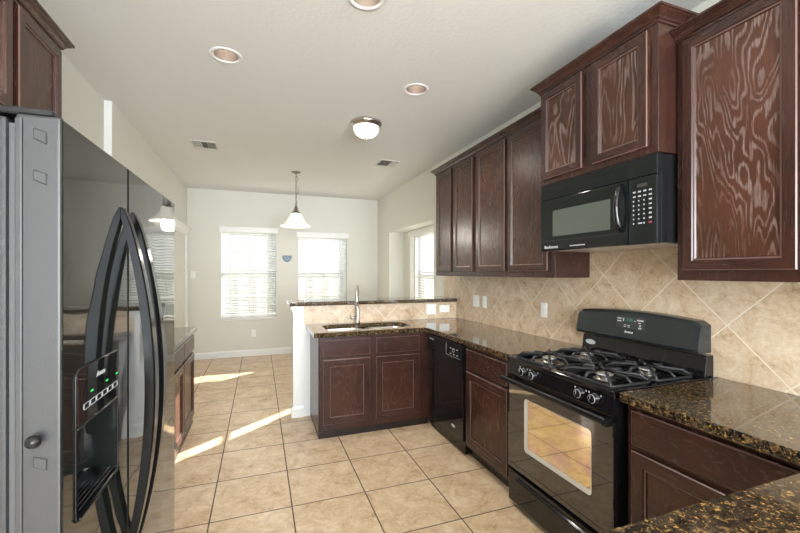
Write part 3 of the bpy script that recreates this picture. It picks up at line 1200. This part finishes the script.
# oven door with window opening
m = MB().box(XF, 1.475, Y0 + 0.002, Y1 - 0.002, 0.245, 0.770, 0.004, seg=2)
od = m.build('oven_door', M_blackglass, root)
rp = [(y, z) for y, z in rrect(1.378, 1.863, 0.388, 0.697, 0.022)]
cut(od, [MB().prism(rp, 'x', XF - 0.01, XF + 0.007)])
MB().prism([(y, z) for y, z in rrect(1.379, 1.862, 0.389, 0.696, 0.022)], 'x', XF + 0.004, XF + 0.0065).build('oven_window', M_oven, od)
m = MB()
n = len(rp)
inner = rrect(1.386, 1.836, 0.412, 0.690, 0.014)
vs = [(XF - 0.0012, p[0], p[1]) for p in rp] + [(XF + 0.003, p[0], p[1]) for p in inner]
m.add(vs, [[k, (k + 1) % n, n + (k + 1) % n, n + k] for k in range(n)])
m.build('window_rim', M_silver, od)
# handle
m = MB().box(XF - 0.052, XF - 0.026, Y0 + 0.01, Y1 + 0.012, 0.766, 0.798, 0.009, seg=3, smooth=True)
m.box(XF - 0.03, XF + 0.01, Y0 + 0.012, Y0 + 0.042, 0.752, 0.792, 0.004)
m.box(XF - 0.03, XF + 0.01, Y1 - 0.036, Y1 - 0.004, 0.752, 0.792, 0.004)
m.build('door_handle', M_satin, od)
m = MB()
for k in range(14):
    y = 1.498 + k * 0.019
    m.box(XF - 0.0005, XF + 0.0005, y, y + 0.012, 0.752, 0.764)
m.build('vent_slots', M_dark, od)
# control panel, slanted
m = MB().prism([(1.475, 0.800), (XF + 0.006, 0.800), (XF - 0.006, 0.812), (XF + 0.004, 0.888), (1.475, 0.900)], 'y', Y0, Y1, 0.003, seg=2)
cpn = m.build('control_panel', M_black, root)
for y in (1.863, 1.775, 1.440, 1.356):
    k = MB()
    k.lathe((XF - 0.001, y, 0.852), [(0.027, 0), (0.027, -0.004), (0.023, -0.006), (0.020, -0.024), (0.017, -0.028)], 28, axis='x')
    k.box(XF - 0.034, XF - 0.026, y - 0.004, y + 0.004, 0.834, 0.871, 0.002)
    ko = k.build('burner_knob', M_satin, root)
    r = MB()
    r.tube([(XF - 0.026, y + 0.0195 * math.cos(a * PI / 12), 0.852 + 0.0195 * math.sin(a * PI / 12)) for a in range(24)], 0.0013, 6, closed=True)
    r.box(XF - 0.0348, XF - 0.034, y - 0.001, y + 0.001, 0.852, 0.870)
    r.build('knob_ring', M_mark, ko)
    mk = MB()
    mk.box(XF - 0.0045, XF - 0.0035, y + 0.030, y + 0.037, 0.868, 0.876)
    mk.box(XF - 0.0045, XF - 0.0035, y - 0.036, y - 0.030, 0.868, 0.876)
    mk.build('printed_marks', M_mark, cpn)
# cooktop with raised rim
m = MB().box(XF - 0.004, 2.075, Y0 - 0.001, Y1 + 0.001, 0.886, 0.912, 0.006, seg=3)
ckt = m.build('cooktop', M_black, root)
cut(ckt, [MB().prism(rrect(XF + 0.035, 2.03, Y0 + 0.022, Y1 - 0.022, 0.03), 'z', 0.902, 1.0)])
BX = (1.605, 1.895)
BY = (1.453, 1.840)
for bx_ in BX:
    for by in BY:
        b = MB()
        b.lathe((bx_, by, 0.902), [(0.052, 0), (0.050, 0.003), (0.036, 0.005), (0.033, 0.018), (0.028, 0.020)], 32)
        bo = b.build('burner', M_aged, root)
        MB().lathe((bx_, by, 0.9215), [(0.036, 0), (0.040, 0.002), (0.040, 0.007), (0.034, 0.010), (0.0, 0.011)], 32).build('burner_cap', M_alu, bo)
        g = MB()
        s = 0.125
        zb, zt = 0.914, 0.944
        sx, sy = 0.128, 0.150
        cr = rrect(bx_ - sx, bx_ + sx, by - sy, by + sy, 0.03, 4)
        g.tube([(p[0], p[1], zb) for p in cr], 0.0065, 8, closed=True)
        for dx, dy in ((1, 1), (1, -1), (-1, 1), (-1, -1)):
            g.tube([(bx_ + dx * (sx - 0.008), by + dy * (sy - 0.008), zb), (bx_ + dx * (sx - 0.03), by + dy * (sy - 0.035), zt - 0.004), (bx_ + dx * 0.035, by + dy * 0.04, zt), (bx_ + dx * 0.025, by + dy * 0.03, zt - 0.006)], [0.007, 0.0085, 0.0075, 0.006], 8)
        for dx, dy in ((1, 0), (-1, 0), (0, 1), (0, -1)):
            g.tube([(bx_ + dx * sx, by + dy * sy, zb), (bx_ + dx * (sx - 0.02), by + dy * (sy - 0.03), zt - 0.004), (bx_ + dx * 0.055, by + dy * 0.06, zt)], [0.006, 0.0075, 0.006], 8)
        g.build('grate', M_iron, root)
# back guard: low sloped splash and an arched console
m = MB().prism([(2.035, 0.912), (2.050, 1.020), (2.10, 1.020), (2.10, 0.905)], 'y', Y0, Y1, 0.003, seg=2)
m.build('splash_panel', M_black, root)
m = MB()
prof = []
N = 24
vs, fs = [], []
for k in range(N + 1):
    y = Y0 + 0.012 + (Y1 - Y0 + 0.002) * k / N
    q = 2 * (k / N) - 1
    zt = 1.205 - 0.022 * q * q - (0.016 if k in (0, N) else 0)
    for (x, z) in ((2.008, 1.035), (2.000, 1.048), (2.022, zt - 0.016), (2.032, zt - 0.003), (2.044, zt), (2.100, zt), (2.100, 1.030), (2.020, 1.030)):
        vs.append((x, y, z))
for k in range(N):
    for j in range(8):
        j2 = (j + 1) % 8
        fs.append([k * 8 + j, k * 8 + j2, (k + 1) * 8 + j2, (k + 1) * 8 + j])
fs.append(list(range(8)))
fs.append([N * 8 + j for j in range(8)])
m.add(vs, fs)
co = m.build('back_console', mat_gloss_black('satin_black_console', (0.018, 0.022, 0.023), 0.22), root)


def con(z, o=0.0008):
    return 2.000 + (z - 1.048) * (0.022 / 0.141) - o


m = MB()
za, zb2 = 1.102, 1.172
m.add([(con(za), 1.553, za), (con(za), 1.738, za), (con(zb2), 1.738, zb2), (con(zb2), 1.553, zb2)], [[0, 1, 2, 3]])
dp = m.build('display_panel', mat_gloss_black('display_black', (0.035, 0.037, 0.038), 0.2), co)
m = MB()
mg = []


def cmark(mb, y, z, w, h):
    mb.add([(con(z, 0.0016), y, z), (con(z, 0.0016), y + w, z), (con(z + h, 0.0016), y + w, z + h), (con(z + h, 0.0016), y, z + h)], [[0, 1, 2, 3]])


for y, z, w, h in ((1.725, 1.153, 0.028, 0.007), (1.725, 1.138, 0.028, 0.007), (1.708, 1.142, 0.008, 0.018), (1.690, 1.118, 0.016, 0.004), (1.665, 1.118, 0.016, 0.004), (1.690, 1.110, 0.016, 0.003), (1.665, 1.110, 0.016, 0.003),
                   (1.585, 1.150, 0.040, 0.009), (1.632, 1.146, 0.012, 0.004), (1.600, 1.137, 0.018, 0.005), (1.593, 1.108, 0.020, 0.008), (1.598, 1.120, 0.010, 0.010)):
    cmark(m, y - 0.022, z, w, h)
m.build('printed_marks', M_mark, co)
text_mesh('clock_digits', '1:26', 0.024, (con(1.152, 0.0016), 1.650, 1.152), R_FACE_LEFT, M_clock, co)
text_mesh('brand_lettering', 'Amana', 0.020, (con(1.083, 0.0016), 1.650, 1.083), R_FACE_LEFT, M_logo, co, shear=0.3)
sp = MB()
sp.add([(2.0385 - 0.001, 1.953 + 0.040 * math.cos(a * PI / 12), 0.975 + 0.016 * math.sin(a * PI / 12)) for a in range(24)], [list(range(24))])
sp2 = [c for c in root.children if c.name.startswith('splash_panel')][0]
sp.build('oval_badge', M_mark, sp2)

# ================================================================== MICROWAVE
XM, my0, my1 = 1.70, 1.252, 2.024
root = thing('microwave_oven', (1.9, 1.64, 1.562), 'black over-the-range microwave hung under the raised cabinet', 'microwave')
MB().box(XM + 0.03, 2.105, my0 + 0.004, my1 - 0.004, 1.566, 1.9765, 0.003).build('microwave_body', M_satin, root)
M_mwface = mat_gloss_black('microwave_black', (0.007, 0.009, 0.0095), 0.07, 0, 0.42)
MB().box(XM, XM + 0.03, my0, my1, 1.880, 1.9765, 0.004, seg=2).build('vent_hood_strip', M_mwface, root)
d = MB().box(XM - 0.004, XM + 0.03, 1.402, my1, 1.562, 1.878, 0.005, seg=2).build('microwave_door', M_mwface, root)
MB().box(XM - 0.0048, XM - 0.003, 1.500, 1.915, 1.648, 1.806, 0.0004).build('door_window', M_mwglass, d)
MB().box(XM - 0.0047, XM - 0.0035, 1.404, my1 - 0.002, 1.6215, 1.6232).build('seam_line', M_dark, d)
c = MB().box(XM - 0.002, XM + 0.03, my0, 1.399, 1.562, 1.878, 0.005, seg=2).build('control_panel', M_mwface, root)
h = []
for k in range(11):
    f = k / 10
    a = PI * f
    h.append((XM - 0.004 - 0.040 * math.sin(a) ** 0.6, 1.432, 1.632 + 0.232 * f))
MB().tube(h, [0.010] + [0.013] * 9 + [0.010], 12).build('door_handle', M_black, d)
m = MB().box(XM - 0.0035, XM - 0.0015, 1.300, 1.350, 1.832, 1.848)
m.build('display', M_dark, c)
for r in range(8):
    for q in range(4):
        y = 1.372 - q * 0.027
        z = 1.812 - r * 0.0215
        wd_ = 0.014 if (r < 2 or q == 3) else 0.006
        if r == 7 and q in (1,):
            wd_ = 0.020
        mat = M_red if (r == 7 and q == 3) else M_mark
        MB().box(XM - 0.0032, XM - 0.0018, y - wd_, y, z - 0.0035, z + 0.0035).build('key', mat, c)
m = MB()
for k in range(9):
    m.box(XM - 0.0052, XM - 0.004, 1.985 - k * 0.013 - 0.010, 1.985 - k * 0.013, 1.577 - 0.001, 1.588 + (0.006 if k in (0, 3) else 0))
m.box(XM - 0.0052, XM - 0.004, 1.665, 1.775, 1.580, 1.586)
m.build('printed_marks', M_mark, d)
m = MB().box(XM + 0.02, 2.10, my0 + 0.01, my1 - 0.01, 1.5625, 1.5655)
m.box(XM + 0.05, XM + 0.12, my0 + 0.1, my0 + 0.25, 1.560, 1.5624)
m.box(XM + 0.05, XM + 0.12, my1 - 0.25, my1 - 0.1, 1.560, 1.5624)
m.build('bottom_grille', M_steel, root)

# ================================================================== REFRIGERATOR
FX = -0.350
fy0, fy1, ys = 0.912, 1.885, 1.287
ftop = 1.722
root = thing('refrigerator', (-0.75, 1.40, 0), 'glossy black side-by-side refrigerator with bowed handles and ice dispenser', 'refrigerator')
MB().box(-1.15, FX - 0.083, fy0 + 0.002, fy1 - 0.002, 0.02, 1.715, 0.006, seg=2).build('refrigerator_body', M_body, root)
MB().box(FX - 0.083, FX - 0.072, fy0 + 0.010, fy1 - 0.010, 0.09, 1.705).build('door_gasket', M_gasket, root)
MB().box(-1.0, FX - 0.08, fy0 + 0.03, fy1 - 0.03, 0.0, 0.02).build('base_grille', M_satin, root)


def fdoor(ya, yb, name):
    bm = MB()
    bm.box(FX - 0.070, FX, ya, yb, 0.06, ftop, 0.006, seg=3)
    o = bm.build(name, [M_fridge, M_doorside], root)
    for p in o.data.polygons:
        if p.normal.x < 0.5:
            p.material_index = 1
    return o


d1 = fdoor(fy0, ys - 0.003, 'freezer_door')
d2 = fdoor(ys + 0.003, fy1, 'refrigerator_door')
DY0, DY1, DZ0, DZ1, DZm = 0.965, 1.200, 0.915, 1.228, 1.108
rp = rrect(DY0 + 0.006, DY1 - 0.006, DZ0 + 0.006, DZm - 0.004, 0.014)
cut(d1, [MB().prism(rp, 'x', FX - 0.066, FX + 0.02)])
for p in d1.data.polygons:
    if p.center.x + root.location.x < FX - 0.004 and abs(p.normal.x) < 1.1:
        cy = p.center.y + root.location.y
        cz = p.center.z
        if DY0 - 0.001 < cy < DY1 + 0.001 and DZ0 - 0.001 < cz < DZm + 0.001:
            p.material_index = 0
for yc, yh in ((ys - 0.045, 0), (ys + 0.048, 1)):
    pts, NN = [], 36
    mh = MB()
    vs, fs = [], []
    for k in range(NN + 1):
        f = k / NN
        z = 0.62 + (1.602 - 0.62) * f
        q = math.sin(PI * f)
        out = 0.078 * (q ** 0.75) + 0.004
        th = 0.017 + 0.008 * q
        wd = 0.013 + 0.009 * q
        x1 = FX + out
        x0 = x1 - th if out > th + 0.003 else FX + 0.0005
        x0 = max(x0, FX + 0.0005)
        c_ = 0.3 * min(wd, (x1 - x0) / 2)
        for (x, y) in ((x0, yc - wd), (x1 - c_, yc - wd), (x1, yc - wd + c_), (x1, yc + wd - c_), (x1 - c_, yc + wd), (x0, yc + wd)):
            vs.append((x, y, z))
    for k in range(NN):
        for j in range(6):
            j2 = (j + 1) % 6
            fs.append([k * 6 + j, k * 6 + j2, (k + 1) * 6 + j2, (k + 1) * 6 + j])
    fs.append(list(range(6)))
    fs.append([NN * 6 + j for j in range(6)])
    mh.add(vs, fs)
    mh.build('door_handle', M_handle, (d1, d2)[yh])
# dispenser
m = MB().prism(rrect(DY0, DY1, DZm, DZ1, 0.014), 'x', FX - 0.002, FX + 0.004, 0.001)
m.build('dispenser_panel', M_blackglass, d1)
fr_ = MB()
fr_.tube([(FX + 0.0015, p[0], p[1]) for p in rrect(DY0, DY1, DZ0, DZ1, 0.016)], 0.002, 8, closed=True)
fr_.tube([(FX + 0.004, DY0, DZm), (FX + 0.004, DY1, DZm)], 0.0022, 8)
fr_.build('dispenser_frame', M_satin, d1)
tr = MB()
tr.prism([(FX - 0.060, DZ0 + 0.008), (FX + 0.006, DZ0 + 0.002), (FX + 0.010, DZ0 + 0.006), (FX + 0.006, DZ0 + 0.010), (FX - 0.060, DZ0 + 0.018)], 'y', DY0 + 0.007, DY1 - 0.007, 0.002)
for k in range(7):
    x = FX - 0.055 + k * 0.009
    tr.tube([(x, DY0 + 0.02, DZ0 + 0.020), (x, DY1 - 0.02, DZ0 + 0.020)], 0.0018, 6)
tr.build('drip_tray', M_black, d1)
m = MB().box(FX - 0.062, FX - 0.035, 1.07, 1.11, 0.985, 1.09, 0.006)
m.build('dispenser_lever', M_satin, d1)
m = MB()
for k, y in enumerate((0.995, 1.028, 1.061, 1.094, 1.127, 1.160)):
    m.tube([(FX + 0.0046, p[0], p[1]) for p in rrect(y, y + 0.029, 1.138, 1.150, 0.003, 3)], 0.0006, 5, closed=True)
m.build('button_outline', M_mark, d1)
for y, z in ((1.030, 1.167), (1.115, 1.167), (1.180, 1.168)):
    MB().box(FX + 0.0036, FX + 0.0048, y, y + 0.012, z, z + 0.003).build('indicator_light', M_green, d1)
text_mesh('brand_lettering', 'Amana', 0.017, (FX + 0.0045, 1.085, 1.197), R_FACE_RIGHT, M_mark, d1, 0.0003, 0.3)
# hinge cover, knob and pressed marks on the door edge
MB().prism([(-0.44, fy0 + 0.004), (-0.364, fy0 + 0.004), (-0.366, fy0 + 0.05), (-0.40, fy0 + 0.09), (-0.49, fy0 + 0.09), (-0.49, fy0 + 0.01)], 'z', ftop - 0.0005, ftop + 0.014, 0.003).build('hinge_cover', M_satin, root)
m = MB().lathe((FX - 0.036, fy0, 1.118), [(0.006, 0), (0.006, -0.008), (0.010, -0.010), (0.0125, -0.016), (0.010, -0.022), (0.0, -0.025)], 20, axis='y')
m.build('stop_knob', M_satin, d1)
for zz, s in ((1.600, 1), (1.677, 1), (1.066, -1)):
    m = MB()
    m.prism([(FX - 0.043, zz), (FX - 0.043, zz + 0.020), (FX - 0.022, zz + 0.013), (FX - 0.022, zz - 0.010)], 'y', fy0 - 0.0022, fy0 + 0.001, 0.0018)
    m.build('pressed_mark', M_doorside, d1)
m = MB().box(FX - 0.069, FX - 0.058, fy0 - 0.004, fy0 + 0.002, 0.07, ftop - 0.01, 0.002, seg=2)
m.build('edge_strip', M_doorside, d1)

root.rotation_euler.z = math.radians(-0.7)
root.location.x += 0.004

# ================================================================== CEILING FITTINGS
G_can = 'recessed ceiling downlights'
labs = ['recessed round ceiling light on the left, above the refrigerator side', 'recessed round ceiling light on the right, nearer the wall cabinets', 'recessed round ceiling light cut by the top edge of the picture']
protoc = None
for i, (x, y) in enumerate(CANS):
    if protoc is None:
        r = thing('recessed_light', (x, y, H), labs[0], 'ceiling light', G_can)
        MB().lathe((x, y, H), [(0.072, -0.001), (0.074, -0.006), (0.094, -0.005), (0.098, -0.0005)], 40, cap=False).build('trim_ring', M_white, r)
        MB().lathe((x, y, H), [(0.074, -0.003), (0.071, 0.03), (0.068, 0.070)], 40, cap=False).build('baffle', M_bronze, r)
        MB().lathe((x, y, H), [(0.0, 0.044), (0.022, 0.046), (0.038, 0.052), (0.046, 0.062), (0.048, 0.072)], 32, cap=False).build('bulb', M_bulb, r)
        protoc = r
    else:
        r = copy_tree(protoc)
        r.location = (x, y, H)
        r['label'] = labs[i]
    lamp('downlight_glow', 'SPOT', (x, y, H - 0.012), 26, (1, 0.96, 0.90), spot_size=math.radians(130), spot_blend=0.8, shadow_soft_size=0.05)

# air registers
G_v = 'ceiling air registers'
lv = ['small louvred ceiling register on the left, beyond the left downlight', 'small louvred ceiling register on the right, behind the dome light']
pv = None
for i, (x, y) in enumerate(((-0.553, 4.63), (1.512, 4.62))):
    if pv is None:
        r = thing('ceiling_vent', (x, y, H), lv[0], 'vent', G_v)
        m = MB()
        for a, b, c, d in ((-.125, .125, -.14, -.118), (-.125, .125, .118, .14), (-.125, -.108, -.118, .118), (.108, .125, -.118, .118)):
            m.box(x + a, x + b, y + c, y + d, H - 0.007, H - 0.0005, 0.001)
        m.build('vent_frame', M_vent, r)
        m = MB()
        for k in range(14):
            xx = x - 0.10 + k * 0.0155
            s = 1 if k < 5 else (0.2 if k < 9 else -1)
            m.prism([(xx, H - 0.006), (xx + 0.0015, H - 0.006), (xx + 0.0015 + 0.008 * s, H - 0.0012), (xx + 0.008 * s, H - 0.0012)], 'y', y - .118, y + .118)
        m.build('louvres', M_vent, r)
        MB().box(x - .108, x + .108, y - .118, y + .118, H - 0.0011, H - 0.0005).build('vent_backing', M_dark, r)
        pv = r
    else:
        r = copy_tree(pv)
        r.location = (x, y, H)
        r['label'] = lv[1]

# dome light
dx, dy = 0.915, 3.42
r = thing('dome_light', (dx, dy, H), 'flush dome ceiling light with nickel rim and alabaster glass', 'ceiling light')
MB().lathe((dx, dy, H), [(0.132, -0.0005), (0.140, -0.008), (0.143, -0.022), (0.136, -0.034), (0.128, -0.036), (0.120, -0.050), (0.112, -0.052)], 48).build('metal_rim', M_nickel, r)
prof = [(0.116, -0.050)]
for k in range(1, 12):
    a = PI / 2 * k / 12
    prof.append((0.118 * math.cos(a) ** 0.8, -0.050 - 0.095 * math.sin(a)))
prof.append((0.0, -0.146))
MB().lathe((dx, dy, H), prof, 48).build('glass_dome', M_dome, r)
MB().lathe((dx, dy, H), [(0.0, -0.143), (0.012, -0.146), (0.013, -0.152), (0.006, -0.158), (0.007, -0.164), (0.0, -0.172)], 20).build('finial', M_nickel, r)
lamp('dome_glow', 'SPOT', (dx, dy, H - 0.19), 30, (1, 0.95, 0.86), spot_size=math.radians(165), spot_blend=0.9, shadow_soft_size=0.08)

# pendant
px, py = 0.470, 5.46
r = thing('pendant_lamp', (px, py, H), 'pendant lamp with frosted bell shade hanging on a chain before the back windows', 'pendant lamp')
MB().lathe((px, py, H), [(0.0, -0.028), (0.018, -0.026), (0.022, -0.016), (0.052, -0.012), (0.064, -0.004), (0.066, -0.0005)], 32).build('canopy', M_aged, r)
m = MB()
z = H - 0.028
k = 0
while z > 2.385:
    pts = []
    for a in range(12):
        q = a * PI / 6
        u, v_ = 0.0075 * math.cos(q), 0.017 * math.sin(q)
        pts.append((px + (u if k % 2 else 0), py + (0 if k % 2 else u), z - 0.015 + v_))
    m.tube(pts, 0.0030, 6, closed=True)
    z -= 0.0275
    k += 1
m.build('chain', M_aged, r)
pts = [(px + 0.012 * math.sin(i * 0.7) + 0.02 * math.sin(PI * i / 20), py, H - 0.03 - (H - 0.03 - 2.37) * i / 20) for i in range(21)]
MB().tube(pts, 0.003, 6).build('cord', M_aged, r)
MB().lathe((px, py, 2.245), [(0.060, -0.012), (0.062, 0.0), (0.045, 0.010), (0.030, 0.022), (0.032, 0.035), (0.020, 0.048), (0.026, 0.060), (0.016, 0.078), (0.010, 0.10), (0.006, 0.142)], 28).build('lamp_holder', M_aged, r)
prof = [(0.050, 2.240), (0.066, 2.232), (0.084, 2.205), (0.104, 2.165), (0.130, 2.120), (0.160, 2.086), (0.190, 2.068), (0.209, 2.060)]
prof += [(a - 0.004, b - 0.003) for a, b in prof[::-1]]
MB().lathe((px, py, 0), prof, 48, cap=False).build('lamp_shade', M_bell, r)
MB().lathe((px, py, 2.11), [(0.0, 0.0), (0.02, 0.004), (0.032, 0.03), (0.028, 0.06), (0.014, 0.09), (0.014, 0.12)], 20).build('bulb', M_bulb, r)
lamp('pendant_glow', 'POINT', (px, py, 2.02), 16, (1, 0.93, 0.82), shadow_soft_size=0.08)

for o in bpy.data.objects:
    if '_w' in o:
        del o['_w']
